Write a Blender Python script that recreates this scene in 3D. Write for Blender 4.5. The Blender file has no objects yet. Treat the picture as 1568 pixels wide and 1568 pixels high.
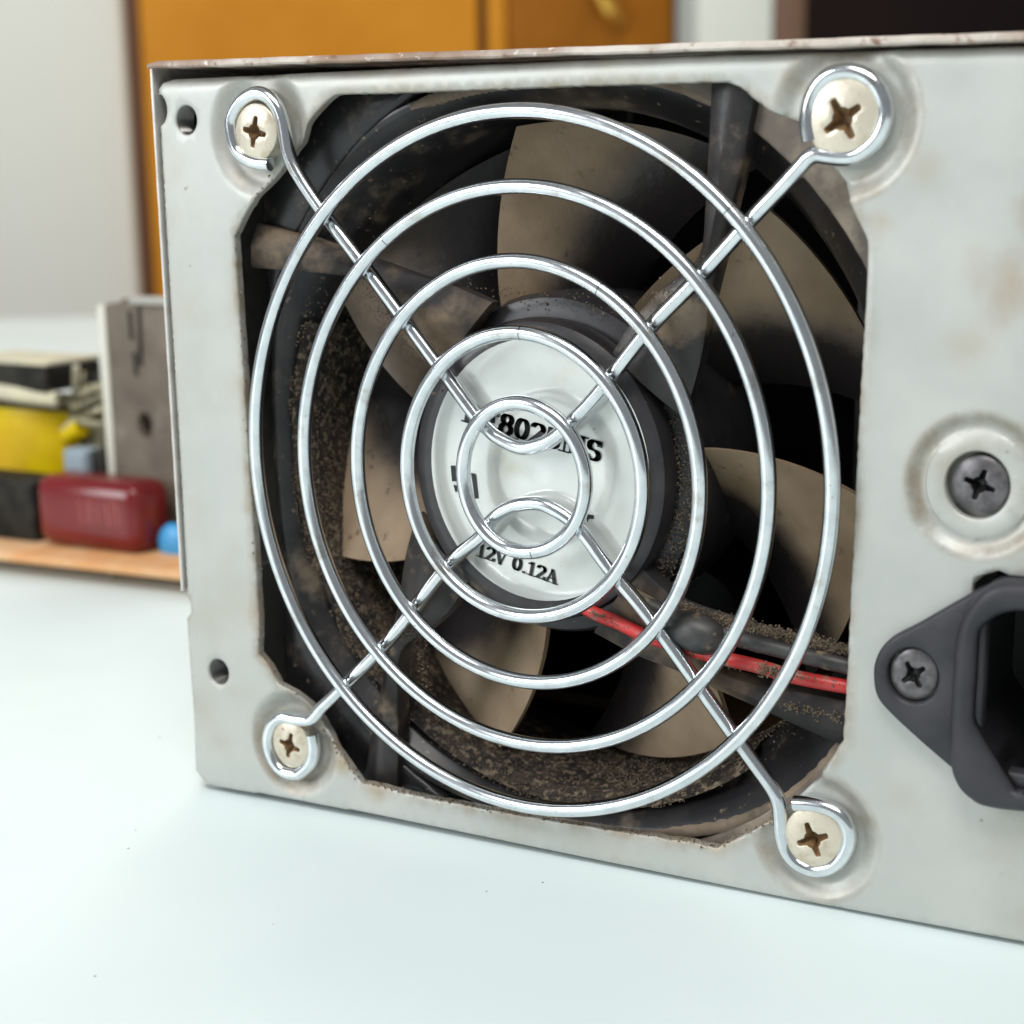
import bpy, bmesh, math, random
from mathutils import Vector, Matrix
from mathutils.geometry import delaunay_2d_cdt, tessellate_polygon
random.seed(7)
R_ = math.radians
S = 0.001                                   # everything below is written in millimetres
SC = bpy.context.scene
COL = SC.collection

# ------------------------------------------------------------------ camera
CAM_C = (83.767, -154.165, 32.707)
CAM_R = ((0.87579, 0.482497, -0.013753), (0.089023, -0.189459, -0.977845), (-0.474412, 0.855162, -0.208879))
F_PX = 2400.0
cam = bpy.data.cameras.new('camera')
camo = bpy.data.objects.new('camera', cam); COL.objects.link(camo)
rx, dn, fw = (Vector(r) for r in CAM_R)
camo.matrix_world = Matrix((( rx.x, -dn.x, -fw.x, CAM_C[0]*S), (rx.y, -dn.y, -fw.y, CAM_C[1]*S), (rx.z, -dn.z, -fw.z, CAM_C[2]*S), (0, 0, 0, 1)))
cam.sensor_width = 36.0; cam.sensor_fit = 'HORIZONTAL'
cam.lens = 36.0*F_PX/1568.0
cam.clip_start = 0.01; cam.clip_end = 50
cam.dof.use_dof = True; cam.dof.focus_distance = 0.178; cam.dof.aperture_fstop = 27.0
SC.camera = camo

# ------------------------------------------------------------------ world, lamps, exposure
w = bpy.data.worlds.new('World'); SC.world = w; w.use_nodes = True
bg = w.node_tree.nodes['Background']; bg.inputs[0].default_value = (0.93, 0.97, 1.0, 1); bg.inputs[1].default_value = 0.26
def area_lamp(name, loc, target, sx, sy, watts, col):
    l = bpy.data.lights.new(name, 'AREA'); l.shape = 'RECTANGLE'; l.size = sx; l.size_y = sy; l.energy = watts; l.color = col
    o = bpy.data.objects.new(name, l); COL.objects.link(o); o.location = loc
    o.rotation_euler = (Vector(target)-Vector(loc)).to_track_quat('-Z', 'Y').to_euler()
    return o
area_lamp('ceiling_lamp', (0.22, -0.66, 1.10), (0, -.03, 0), 0.7, 0.45, 12.5, (1.0, 0.98, 0.95))
area_lamp('window_lamp', (-0.98, -1.22, 0.60), (0, 0, 0), 0.7, 0.8, 17.0, (0.93, 0.97, 1.0))
area_lamp('back_fill_lamp', (-0.42, 0.92, 1.25), (-0.72, 1.05, 0), 1.0, 0.4, 10.5, (1.0, 0.97, 0.92))  # added fill light that brightens the back wall and far table top
SC.view_settings.view_transform = 'Standard'; SC.view_settings.look = 'None'
SC.view_settings.exposure = 0.0; SC.view_settings.gamma = 1.0

# ------------------------------------------------------------------ helpers
def at(u, v, y=0.0):
    """millimetre point where the sight line of photograph pixel (u, v) meets the upright plane at depth y"""
    d = rx*((u-784)/F_PX) + dn*((v-784)/F_PX) + fw
    t = (y-CAM_C[1])/d.y
    return Vector(CAM_C) + d*t
TILT = 0.0246                                # the table top rises a little to the right against the case
def table_z(x): return -47.8 + TILT*(x+48.3)
def on_table(u, v, h=0.0):
    d = rx*((u-784)/F_PX) + dn*((v-784)/F_PX) + fw
    n = Vector((-TILT, 0, 1)); p0 = Vector((-48.3, 0, -47.8+h))
    t = (p0-Vector(CAM_C)).dot(n)/d.dot(n)
    return Vector(CAM_C) + d*t

def link(name, me, mat=None, parent=None, smooth=35, **props):
    o = bpy.data.objects.new(name, me); COL.objects.link(o)
    if mat is not None and not me.materials: me.materials.append(mat)
    if parent is not None: o.parent = parent
    if smooth:
        me.polygons.foreach_set('use_smooth', [True]*len(me.polygons))
        me.set_sharp_from_angle(angle=R_(smooth))
    for k, v in props.items(): o[k] = v
    return o
def mesh_of(name, vs, fs, mats=None, idx=None):
    me = bpy.data.meshes.new(name)
    me.from_pydata([(v[0]*S, v[1]*S, v[2]*S) for v in vs], [], fs)
    if mats:
        for m in mats: me.materials.append(m)
        me.polygons.foreach_set('material_index', idx)
    me.update(); return me
def empty(name, loc=(0, 0, 0), parent=None, **props):
    o = bpy.data.objects.new(name, None); COL.objects.link(o); o.location = Vector(loc)*S; o.empty_display_size = .01
    if parent is not None: o.parent = parent
    for k, v in props.items(): o[k] = v
    return o
class MB:
    def __init__(self): self.v = []; self.f = []
    def add(self, vs, fs):
        n = len(self.v); self.v += [tuple(v) for v in vs]; self.f += [tuple(i+n for i in f) for f in fs]
    def box(self, x0, x1, y0, y1, z0, z1, M=None):
        vs = [Vector((x, y, z)) for x in (x0, x1) for y in (y0, y1) for z in (z0, z1)]
        if M is not None: vs = [M @ v for v in vs]
        self.add(vs, [(0,1,3,2), (4,6,7,5), (0,4,5,1), (2,3,7,6), (0,2,6,4), (1,5,7,3)])
    def tube(self, pts, r, n=14, closed=False, caps=True, flat=1.0):
        pts = [Vector(p) for p in pts]; N = len(pts); rr = r if isinstance(r, (list, tuple)) else [r]*N
        tang = []
        for i in range(N):
            a = pts[i-1] if (i > 0 or closed) else pts[i]; b = pts[(i+1) % N] if (i < N-1 or closed) else pts[i]
            tang.append((b-a).normalized())
        up = Vector((0, 1, 0))
        if abs(tang[0].dot(up)) > .9: up = Vector((0, 0, 1))
        vs = []
        for i in range(N):
            s = tang[i].cross(up)
            if s.length < 1e-6: s = Vector((1, 0, 0))
            s.normalize(); t = s.cross(tang[i]).normalized(); up = t
            for k in range(n):
                a = 2*math.pi*k/n
                vs.append(pts[i] + s*(math.cos(a)*rr[i]) + t*(math.sin(a)*rr[i]*flat))
        fs = []
        for i in range(N if closed else N-1):
            j = (i+1) % N
            for k in range(n):
                l = (k+1) % n; fs.append((i*n+k, i*n+l, j*n+l, j*n+k))
        if caps and not closed:
            fs.append(tuple(range(n-1, -1, -1))); fs.append(tuple((N-1)*n+k for k in range(n)))
        self.add(vs, fs)
    def lathe(self, prof, cx, cz, n=64, zs=1.0, ang=0.0):
        """profile of (radius, y) turned about the line x = cx, z = cz"""
        vs = []
        for r, y in prof:
            for k in range(n):
                a = 2*math.pi*k/n+ang; vs.append((cx+r*math.cos(a), y, cz+r*math.sin(a)*zs))
        fs = []
        for i in range(len(prof)-1):
            for k in range(n):
                l = (k+1) % n; fs.append((i*n+k, (i+1)*n+k, (i+1)*n+l, i*n+l))
        self.add(vs, fs)
    def build(self, name, mat, parent=None, smooth=35, bevel=0, **props):
        me = mesh_of(name, self.v, self.f)
        bm = bmesh.new(); bm.from_mesh(me)
        bmesh.ops.recalc_face_normals(bm, faces=bm.faces)
        if bevel:
            es = [e for e in bm.edges if len(e.link_faces) == 2 and e.calc_face_angle() > R_(40)]
            bmesh.ops.bevel(bm, geom=es, offset=bevel*S, segments=3, affect='EDGES', profile=.5, clamp_overlap=True)
        bm.to_mesh(me); bm.free()
        return link(name, me, mat, parent, smooth, **props)

def smoothpath(pts, n=6):
    """Catmull-Rom through the points"""
    P = [Vector(p) for p in pts]; out = []
    for i in range(len(P)-1):
        a = P[i-1] if i else P[0]*2-P[1]; b = P[i]; c = P[i+1]; d = P[i+2] if i+2 < len(P) else P[-1]*2-P[-2]
        for k in range(n):
            t = k/n
            out.append(.5*((2*b)+(c-a)*t+(2*a-5*b+4*c-d)*t*t+(3*b-a-3*c+d)*t*t*t))
    out.append(P[-1]); return out
def circle(cx, cz, r, n=40, zs=1.08): return [(cx+r*math.cos(2*math.pi*k/n), cz+r*zs*math.sin(2*math.pi*k/n)) for k in range(n)]
def dens(loop, step, closed=True):
    out = []
    for i in range(len(loop) if closed else len(loop)-1):
        a = Vector(loop[i]); b = Vector(loop[(i+1) % len(loop)]); m = max(1, int((b-a).length/step))
        for k in range(m): out.append(tuple(a.lerp(b, k/m)))
    return out
def inside(p, L):
    x, y = p; c = False; j = len(L)-1
    for i in range(len(L)):
        xi, yi = L[i]; xj, yj = L[j]
        if (yi > y) != (yj > y) and x < (xj-xi)*(y-yi)/(yj-yi)+xi: c = not c
        j = i
    return c
def offset_loop(L, d):
    """shift a closed loop to its left by d"""
    out = []; n = len(L)
    for i in range(n):
        a = Vector(L[i-1]); b = Vector(L[i]); c = Vector(L[(i+1) % n])
        t1 = (b-a); t2 = (c-b)
        if t1.length < 1e-9 or t2.length < 1e-9: out.append(tuple(b)); continue
        t = (t1.normalized()+t2.normalized())
        if t.length < 1e-3: out.append(tuple(b)); continue
        t.normalize(); out.append((b.x-t.y*d, b.y+t.x*d))
    return out
def area2(L): return sum(L[i-1][0]*L[i][1]-L[i][0]*L[i-1][1] for i in range(len(L)))/2
def sheet(outer, holes, y0, thick, edge=.25, grid=None, disp=None, step=1.0, gridpts=()):
    """sheet of metal or plastic lying in the x-z plane: its outline and holes keep rounded rims, disp pushes the face in y"""
    loops = []
    outer = outer if area2(outer) > 0 else outer[::-1]
    loops.append(dens(outer, step))
    for h in holes:
        h = h if area2(h) < 0 else h[::-1]
        loops.append(dens(h, step))
    pts = []; edges = []; depth = []
    for L in loops:
        n0 = len(pts)
        pts += L; depth += [edge]*len(L)
        edges += [(n0+i, n0+(i+1) % len(L)) for i in range(len(L))]
        if edge:
            for o, dd in ((edge*.35, edge*.36), (edge, 0.0)):
                Q = offset_loop(L, o); pts += Q; depth += [dd]*len(Q)
    base = [(p[0], p[1]) for p in loops[0]]
    hl = loops[1:]
    rims = [q for L in loops for q in L]
    if grid:
        xs = [p[0] for p in base]; zs = [p[1] for p in base]
        x = min(xs)+grid*.5; i = 0
        cell = {}
        for q in rims: cell.setdefault((int(q[0]//1.5), int(q[1]//1.5)), []).append(q)
        def near(p):
            a, b = int(p[0]//1.5), int(p[1]//1.5)
            for da in (-1, 0, 1):
                for db in (-1, 0, 1):
                    for q in cell.get((a+da, b+db), ()):
                        if (q[0]-p[0])**2+(q[1]-p[1])**2 < (edge+.25)**2: return True
            return False
        cand = []
        while x < max(xs):
            z = min(zs)+grid*(.25 if i % 2 else .75)
            while z < max(zs): cand.append((x, z)); z += grid
            x += grid*.87; i += 1
        cand += list(gridpts)
        for p in cand:
            if near(p) or not inside(p, base) or any(inside(p, h) for h in hl): continue
            pts.append(p); depth.append(0.0)
    V, Ed, Fc, ov, oe, of = delaunay_2d_cdt([Vector(p) for p in pts], edges, [], 0, 1e-5)
    dep = []
    for k, o in enumerate(ov):
        dep.append(depth[o[0]] if o else 0.0)
    keep = []
    for f in Fc:
        c = (sum(V[i].x for i in f)/len(f), sum(V[i].y for i in f)/len(f))
        if inside(c, base) and not any(inside(c, h) for h in hl): keep.append(tuple(f))
    vs = [(V[i].x, y0+dep[i]+(disp(V[i].x, V[i].y) if disp else 0.0), V[i].y) for i in range(len(V))]
    fs = []
    for f in keep:
        a, b, c = (V[i] for i in f[:3])
        cr = (b.x-a.x)*(c.y-a.y)-(b.y-a.y)*(c.x-a.x)
        fs.append(f if cr > 0 else f[::-1])          # seen from -y the face turns counter-clockwise
    # rims go back by the thickness
    cnt = {}
    for f in fs:
        for i in range(len(f)):
            cnt[(f[i], f[(i+1) % len(f)])] = 1
    bnd = [(a, b) for (a, b) in cnt if (b, a) not in cnt]
    back = {}
    for a, b in bnd:
        for q in (a, b):
            if q not in back:
                back[q] = len(vs); p = vs[q]; vs.append((p[0], p[1]+thick, p[2]))
    for a, b in bnd: fs.append((b, a, back[a], back[b]))
    return vs, fs
def sheet_obj(name, mat, parent, outer, holes, y0, thick, smooth=40, props=None, **kw):
    vs, fs = sheet(outer, holes, y0, thick, **kw)
    return link(name, mesh_of(name, vs, fs), mat, parent, smooth, **(props or {}))

# ------------------------------------------------------------------ materials
def mat(name, c1, c2=None, rough=.5, metal=0.0, scale=120, detail=6, lo=.35, hi=.65, bump=0.0, bscale=None, coat=0.0, spec=.5, rough2=None, layers=()):
    m = bpy.data.materials.new(name); m.use_nodes = True
    nt = m.node_tree; N = nt.nodes; L = nt.links; b = N['Principled BSDF']
    b.inputs['Roughness'].default_value = rough; b.inputs['Metallic'].default_value = metal
    b.inputs['Coat Weight'].default_value = coat; b.inputs['Specular IOR Level'].default_value = spec
    tc = N.new('ShaderNodeTexCoord')
    def noise(sc, det=6, rg=.55, off=0):
        mp = N.new('ShaderNodeMapping'); mp.inputs[1].default_value = (off, off*1.3, off*.7); L.new(tc.outputs['Object'], mp.inputs[0])
        n = N.new('ShaderNodeTexNoise'); n.inputs['Scale'].default_value = sc; n.inputs['Detail'].default_value = det; n.inputs['Roughness'].default_value = rg
        L.new(mp.outputs[0], n.inputs['Vector']); return n
    def ramp(src, a, z):
        r = N.new('ShaderNodeMapRange'); r.inputs[1].default_value = a; r.inputs[2].default_value = z; r.interpolation_type = 'SMOOTHSTEP'
        L.new(src, r.inputs[0]); return r.outputs[0]
    def mix(fac, A, B):
        x = N.new('ShaderNodeMix'); x.data_type = 'RGBA'
        L.new(fac, x.inputs[0])
        for s, i in ((A, 6), (B, 7)):
            if isinstance(s, tuple): x.inputs[i].default_value = (*s, 1)
            else: L.new(s, x.inputs[i])
        return x.outputs[2]
    out = c1
    if c2 is not None:
        fac = ramp(noise(scale, detail).outputs[0], lo, hi)
        out = mix(fac, c1, c2)
        if rough2 is not None:
            mr = N.new('ShaderNodeMapRange'); L.new(fac, mr.inputs[0]); mr.inputs[3].default_value = rough; mr.inputs[4].default_value = rough2; L.new(mr.outputs[0], b.inputs['Roughness'])
    for i, (c, sc, a, z) in enumerate(layers):
        out = mix(ramp(noise(sc, 7, .6, 3.7*(i+1)).outputs[0], a, z), out, c)
    if isinstance(out, tuple): b.inputs['Base Color'].default_value = (*out, 1)
    else: L.new(out, b.inputs['Base Color'])
    if bump:
        bn = N.new('ShaderNodeBump'); bn.inputs['Strength'].default_value = 1.0; bn.inputs['Distance'].default_value = bump*S
        L.new(noise(bscale or scale*3, 5, .6, 9).outputs[0], bn.inputs['Height']); L.new(bn.outputs[0], b.inputs['Normal'])
    m['n'] = 1
    return m
def spot_stain(m, spots):
    """brown stains that stay on the sheet: each spot is (centre mm, radius mm, colour, strength)"""
    nt = m.node_tree; N = nt.nodes; L = nt.links; b = N['Principled BSDF']
    tc = N.new('ShaderNodeTexCoord')
    nz = N.new('ShaderNodeTexNoise'); nz.inputs['Scale'].default_value = 260; nz.inputs['Detail'].default_value = 6; L.new(tc.outputs['Object'], nz.inputs[0])
    for (c, rad, col, st) in spots:
        vm = N.new('ShaderNodeVectorMath'); vm.operation = 'DISTANCE'; vm.inputs[1].default_value = tuple(q*S for q in c); L.new(tc.outputs['Object'], vm.inputs[0])
        wob = N.new('ShaderNodeMath'); wob.operation = 'MULTIPLY_ADD'; L.new(nz.outputs[0], wob.inputs[0]); wob.inputs[1].default_value = rad*S*1.4; L.new(vm.outputs['Value'], wob.inputs[2])
        mr = N.new('ShaderNodeMapRange'); mr.interpolation_type = 'SMOOTHSTEP'; L.new(wob.outputs[0], mr.inputs[0])
        mr.inputs[1].default_value = rad*S*.45; mr.inputs[2].default_value = rad*S*1.7; mr.inputs[3].default_value = st; mr.inputs[4].default_value = 0
        x = N.new('ShaderNodeMix'); x.data_type = 'RGBA'; L.new(mr.outputs[0], x.inputs[0])
        src = b.inputs['Base Color'].links[0].from_socket if b.inputs['Base Color'].links else None
        if src: L.new(src, x.inputs[6])
        x.inputs[7].default_value = (*col, 1); L.new(x.outputs[2], b.inputs['Base Color'])

steel = mat('painted_steel', (.44, .455, .43), (.51, .515, .485), rough=.44, metal=.36, scale=70, lo=.3, hi=.7, bump=.016, bscale=800, rough2=.54,
            layers=(((.42, .40, .34), 34, .50, .74), ((.27, .235, .19), 560, .685, .75), ((.60, .61, .60), 900, .68, .76), ((.33, .30, .25), 1500, .72, .77)))
spot_stain(steel, [((55.5, 0, 28.5), 3.6, (.32, .17, .08), .85), ((52.5, 0, 22), 5.5, (.37, .28, .19), .65), ((57, 0, 24), 3.6, (.35, .25, .15), .6), ((49, 0, 16), 4, (.42, .36, .27), .5), ((44, 0, 33), 3, (.40, .34, .26), .5),
                   ((35.0, .6, 38.8), 6.2, (.36, .28, .19), .6), ((-35.6, .6, -38.4), 6.0, (.34, .27, .17), .65), ((-37.2, .6, 38.4), 5.5, (.36, .35, .30), .45), ((34, .6, -38.4), 5.5, (.38, .34, .27), .45),
                   ((49.2, .6, 3.2), 5.8, (.40, .34, .24), .6), ((-39.8, 0, -22), 2.6, (.36, .26, .16), .6), ((-40.2, 0, -8), 1.6, (.38, .30, .20), .5), ((-40.4, 0, 8), 1.5, (.38, .30, .20), .45),
                   ((-27, 0, -40), 2.4, (.36, .27, .16), .8), ((-22, 0, -43), 2.6, (.40, .31, .20), .7), ((-8, 0, -42.3), 2.0, (.40, .32, .22), .6), ((12, 0, -41.5), 2.0, (.40, .32, .22), .6), ((24, 0, -41), 2.2, (.40, .32, .22), .6),
                   ((40, 0, 28), 2.2, (.40, .30, .20), .5), ((-52, 0, -23), 2.5, (.35, .25, .16), .6), ((44, 0, -31), 3.0, (.42, .38, .30), .4)])
cover_steel = mat('cover_steel', (.62, .60, .57), (.54, .50, .46), rough=.38, metal=.45, scale=400, lo=.45, hi=.7, bump=.02, bscale=1500)
rust_steel = mat('rust_edge', (.30, .20, .145), (.62, .56, .50), rough=.55, metal=.2, scale=55, lo=.40, hi=.66, bump=.06, bscale=1400, layers=(((.22, .12, .075), 420, .56, .70), ((.66, .60, .55), 800, .60, .68)))
chrome = mat('chrome_wire', (.78, .81, .83), (.68, .71, .74), rough=.14, metal=1.0, scale=500, rough2=.2, layers=(((.50, .47, .43), 240, .56, .74), ((.24, .20, .16), 1300, .68, .74)))
screw_zinc = mat('cream_screw', (.64, .585, .47), (.50, .42, .31), rough=.36, metal=.45, scale=700, lo=.48, hi=.75, bump=.02, layers=(((.30, .19, .10), 800, .66, .74),))
recess_brown = mat('recess_dirt', (.16, .085, .032), (.24, .145, .07), rough=.6, scale=500)
dark_screw = mat('black_screw', (.10, .095, .10), (.17, .16, .165), rough=.36, metal=.55, scale=900, bump=.01)
dark_recess = mat('dark_recess', (.012, .011, .012), rough=.4)
scratch_grey = mat('scratch_grey', (.22, .21, .20), rough=.6)
hole_dark = mat('dark_thread', (.11, .105, .10), rough=.3, metal=.7)
inlet_grey = mat('inlet_plastic', (.027, .027, .032), (.038, .037, .043), rough=.45, spec=.35, scale=200, bump=.012, bscale=2500)
socket_black = mat('socket_black', (.008, .008, .009), rough=.45)
pin_metal = mat('pin_metal', (.5, .48, .42), rough=.3, metal=1)
plastic = mat('fan_plastic', (.014, .013, .0145), (.026, .024, .025), rough=.30, scale=220, bump=.015, bscale=1500,
              layers=(((.16, .125, .090), 130, .54, .72), ((.20, .15, .105), 900, .63, .70)))
corner_mat = mat('corner_plastic', (.13, .105, .085), (.20, .16, .125), rough=.6, scale=150, bump=.03, bscale=1300, layers=(((.36, .29, .22), 90, .48, .66), ((.05, .045, .045), 70, .60, .72)))
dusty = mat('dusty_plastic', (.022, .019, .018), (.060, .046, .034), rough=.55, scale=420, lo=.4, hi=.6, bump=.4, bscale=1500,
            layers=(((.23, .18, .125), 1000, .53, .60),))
blade_dust = mat('dusty_blade', (.36, .265, .175), (.17, .12, .075), rough=.40, spec=.5, scale=110, lo=.35, hi=.7, bump=.08, bscale=900,
                 layers=(((.032, .026, .024), 44, .50, .66), ((.10, .075, .055), 480, .66, .74)))
blade_light = mat('beige_blade', (.50, .385, .27), (.36, .265, .175), rough=.5, spec=.4, scale=90, lo=.35, hi=.7, bump=.06, bscale=900, layers=(((.05, .04, .037), 40, .55, .72), ((.14, .105, .08), 480, .68, .76)))
blade_dim = mat('grimy_blade', (.22, .14, .078), (.10, .066, .042), rough=.38, spec=.4, scale=110, lo=.35, hi=.7, bump=.08, bscale=900, layers=(((.024, .02, .019), 44, .46, .62), ((.05, .04, .034), 480, .62, .72)))
blade_dark = mat('dark_blade', (.022, .019, .018), (.045, .036, .029), rough=.42, spec=.3, scale=110, bump=.05, bscale=900)
strut_dust = mat('dusty_strut', (.19, .135, .085), (.11, .08, .055), rough=.75, scale=300, bump=.1, bscale=1300, layers=(((.028, .025, .026), 75, .40, .54),))
strut_dark = mat('dark_strut', (.022, .019, .020), (.036, .030, .028), rough=.36, scale=300, bump=.04, bscale=1300, layers=(((.19, .14, .095), 120, .54, .66),))
hub_mat = mat('hub_plastic', (.028, .026, .029), (.042, .039, .042), rough=.34, scale=300, bump=.012, bscale=1300, layers=(((.15, .115, .08), 260, .60, .74), ((.22, .18, .14), 1600, .68, .73)))
dust_mat = mat('dust', (.22, .165, .11), (.12, .09, .062), rough=.95, scale=900)
label_mat = mat('white_label', (.70, .725, .70), (.64, .66, .63), rough=.16, metal=.25, scale=90, bump=.03, bscale=130, layers=(((.60, .56, .45), 110, .56, .78), ((.35, .31, .26), 1500, .70, .76)))
ink = mat('black_ink', (.012, .012, .013), rough=.4)
red_wire = mat('red_insulation', (.62, .03, .03), (.5, .05, .045), rough=.38, scale=500, layers=(((.30, .19, .14), 420, .54, .66),))
black_wire = mat('black_insulation', (.030, .030, .031), (.055, .052, .050), rough=.45, scale=500, layers=(((.26, .20, .13), 350, .57, .68),))
inside_mat = mat('case_inside', (.07, .068, .062), (.05, .048, .045), rough=.6, scale=80)
table_mat = mat('white_table', (.715, .815, .815), (.74, .835, .835), rough=.40, spec=.25, scale=25, bump=.004, bscale=250, layers=(((.55, .55, .53), 900, .76, .79),))
wall_mat = mat('grey_wall', (.76, .755, .68), (.78, .77, .69), rough=.8, scale=6)

def smoothstep(a, b, x):
    t = max(0, min(1, (x-a)/(b-a))); return t*t*(3-2*t)

# ------------------------------------------------------------------ setting
def slab_poly(name, poly, h, mat_, **props):
    n = len(poly); vs = [Vector(p) for p in poly]+[Vector(p)-Vector((0, 0, h)) for p in poly]
    fs = [tuple(range(n)), tuple(range(2*n-1, n-1, -1))]+[(i, n+i, n+(i+1) % n, (i+1) % n) for i in range(n)]
    b = MB(); b.add(vs, fs); return b.build(name, mat_, None, 30, bevel=1.5, **props)
e1 = on_table(0, 489); e2 = on_table(240, 482); ed = (e2-e1).normalized()
pa = e1-ed*500; pb = e2+ed*520
slab_poly('table_top', [Vector((pa.x, -900, table_z(pa.x))), Vector((700, -900, table_z(700))), Vector((700, pb.y, table_z(700))), pb, pa], 24, table_mat, kind='structure')

sp = MB()
for _ in range(34):
    x = random.uniform(-150, 90); y = random.uniform(-90, 40) if x < -55 else random.uniform(-110, -6); r = random.uniform(.08, .22); z = table_z(x)
    sp.add([(x+r*math.cos(a)*random.uniform(.6, 1.3), y+r*math.sin(a), z+.004) for a in (0, 1.2, 2.5, 3.7, 5)]+[(x, y, z+r*.5)], [(q, (q+1) % 5, 5) for q in range(5)])
sp.build('table_specks', mat('speck', (.30, .29, .27), rough=.8), None, 0, kind='stuff')
hd = Vector((fw.x, fw.y, 0)).normalized(); sd = Vector((hd.y, -hd.x, 0))
BACK = 1550.0
def back_x(u, v=100, dist=BACK):             # sideways place, on the back wall, of what stands at photograph column u
    d = rx*((u-784)/F_PX) + dn*((v-784)/F_PX) + fw
    t = dist/d.dot(hd); return (d*t).dot(sd)
c0 = Vector((CAM_C[0], CAM_C[1], 0))
MBACK = Matrix((( sd.x, hd.x, 0, c0.x), (sd.y, hd.y, 0, c0.y), (0, 0, 1, 0), (0, 0, 0, 1)))
def back_box(name, mat_, u0, u1, d0, d1, z0, z1, parent=None, bevel=2, v=120, **props):
    x0 = u0 if isinstance(u0, float) else back_x(u0, v, d0); x1 = u1 if isinstance(u1, float) else back_x(u1, v, d0)
    b = MB(); b.box(x0, x1, d0, d1, z0, z1, MBACK); return b.build(name, mat_, parent, 30, bevel=bevel, **props)
back_box('wall', wall_mat, -1600.0, 2200.0, BACK+60, BACK+140, -800, 1600, kind='structure')
wood = mat('varnished_wood', (.55, .205, .010), (.63, .255, .020), rough=.55, spec=.15, scale=9, lo=.3, hi=.7)
wood_dark = mat('dark_varnished_wood', (.26, .088, .004), (.33, .115, .008), rough=.55, spec=.12, scale=9)
groove = mat('groove_and_shade_brown', (.13, .045, .008), rough=.5)
white_paint = mat('white_frame_paint', (.74, .76, .67), (.77, .79, .70), rough=.5, scale=8)
grey_paint = mat('grey_frame_paint', (.52, .54, .52), rough=.5)
dark_wood = mat('near_black_wood', (.012, .006, .005), (.009, .005, .005), rough=.6, spec=.08, scale=6)
brown_wood = mat('brown_wood', (.17, .09, .05), rough=.5)
brass = mat('brass_pull', (.75, .45, .08), rough=.3, metal=.8)
cup = empty('wooden_cupboard', (0, 0, -800), None, label='tall orange varnished wooden cupboard standing behind the power supply', category='cupboard')
def P(o): o.matrix_parent_inverse = cup.matrix_world.inverted(); return o
cup.location = (0, 0, 0)
back_box('carcass', wood, 218, 1030, BACK-38, BACK+58, -790, 1150, cup)
back_box('door', wood, 222, 733, BACK-64, BACK-39, -760, 1120, cup)
back_box('gap_shade_strip', groove, 200, 217, BACK-20, BACK+57, -790, 1150, cup)  # dark strip that paints the shadow in the gap beside the cupboard
back_box('stile', groove, 736, 746, BACK-52, BACK-39, -760, 1120, cup)
back_box('stile', wood, 747, 776, BACK-66, BACK-39, -760, 1120, cup)
dr = back_box('door', wood_dark, 778, 1028, BACK-62, BACK-39, -760, 1120, cup, label='darker cupboard door')
pz = (Vector(CAM_C)+(rx*((930-784)/F_PX)+dn*((18-784)/F_PX)+fw)*(BACK-70)).z
b = MB(); px_ = back_x(928, 20, BACK-80)
b.tube([MBACK @ Vector((px_-14, BACK-66, pz+22)), MBACK @ Vector((px_-6, BACK-84, pz+10)), MBACK @ Vector((px_+4, BACK-84, pz-6)), MBACK @ Vector((px_+12, BACK-66, pz-16))], 7, 10)
b.build('handle', brass, dr)
fr = empty('door_frame', (0, 0, 0), None, label='pale painted upright frame between the orange cupboard and the dark cabinet', category='door frame')
back_box('jamb', white_paint, 1066, 1182, BACK-52, BACK+58, -800, 1500, fr)
back_box('architrave', grey_paint, 1034, 1064, BACK-40, BACK+56, -800, 1500, fr)
db = empty('dark_cabinet', (0, 0, 0), None, label='near black cabinet behind the right top edge of the power supply', category='cabinet')
back_box('side_panel', brown_wood, 1184, 1232, BACK-50, BACK+55, -800, 1300, db)
back_box('door', dark_wood, 1234, 1900.0, BACK-50, BACK+55, -800, 1300, db)
# the wall left of the cupboard stops at a shallow pilaster whose side is grey
back_box('pilaster', wall_mat, -1500.0, back_x(199, 200, BACK-30), BACK-30, BACK+58, -800, 1580, None, 6, kind='structure')

# ------------------------------------------------------------------ power supply: case
psu = empty('power_supply', (0, 0, table_z(0)), None, label='grey steel computer power supply with a chrome fan grille, standing on the white table', category='power supply')
psu.location = (0, 0, 0)
SCREWS = [at(389, 202, -.9), at(1290, 182, -.9), at(1244, 1286, -.9), at(443, 1142, -.9)]
SHEAD = [3.05, 3.65, 3.25, 2.9]
PSC = at(1496, 745, 0)
def cover_top(x): return 47.2-0.0202*(x+51)
def gap(x): return max(.07, 1.05*(1-(x+50)/66))
def plate_top(x): return cover_top(x)-1.0-gap(x)
bottom = [(-48.3, -47.0), (-41.3, -46.75), (-41.0, -46.6), (-26.6, -46.3), (-26.3, -46.15), (11.2, -45.7), (33.0, -45.4), (57.5, -44.6), (99.5, -43.6)]
outline = [(99.5, plate_top(99.5)), (60, plate_top(60)), (20, plate_top(20)), (0, plate_top(0)), (-25, plate_top(-25)), (-49.5, plate_top(-48)), (-50.6, plate_top(-50)-.4), (-51.05, plate_top(-50)-1.2),
           (-51.1, 42.6)]
nz_ = at(241, 168, 0).z
outline += [(-51.1+1.35*math.sin(R_(a)), nz_+1.9*math.cos(R_(a))) for a in range(0, 181, 20)]
outline += [(-51.1, 20), (-51.1, -20.6), (-50.6, -21.6), (-50.4, -22.4), (-50.7, -23.2), (-51.3, -23.9), (-51.1, -37.8), (-51.35, -45.2), (-50.0, -46.8)] + bottom
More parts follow.
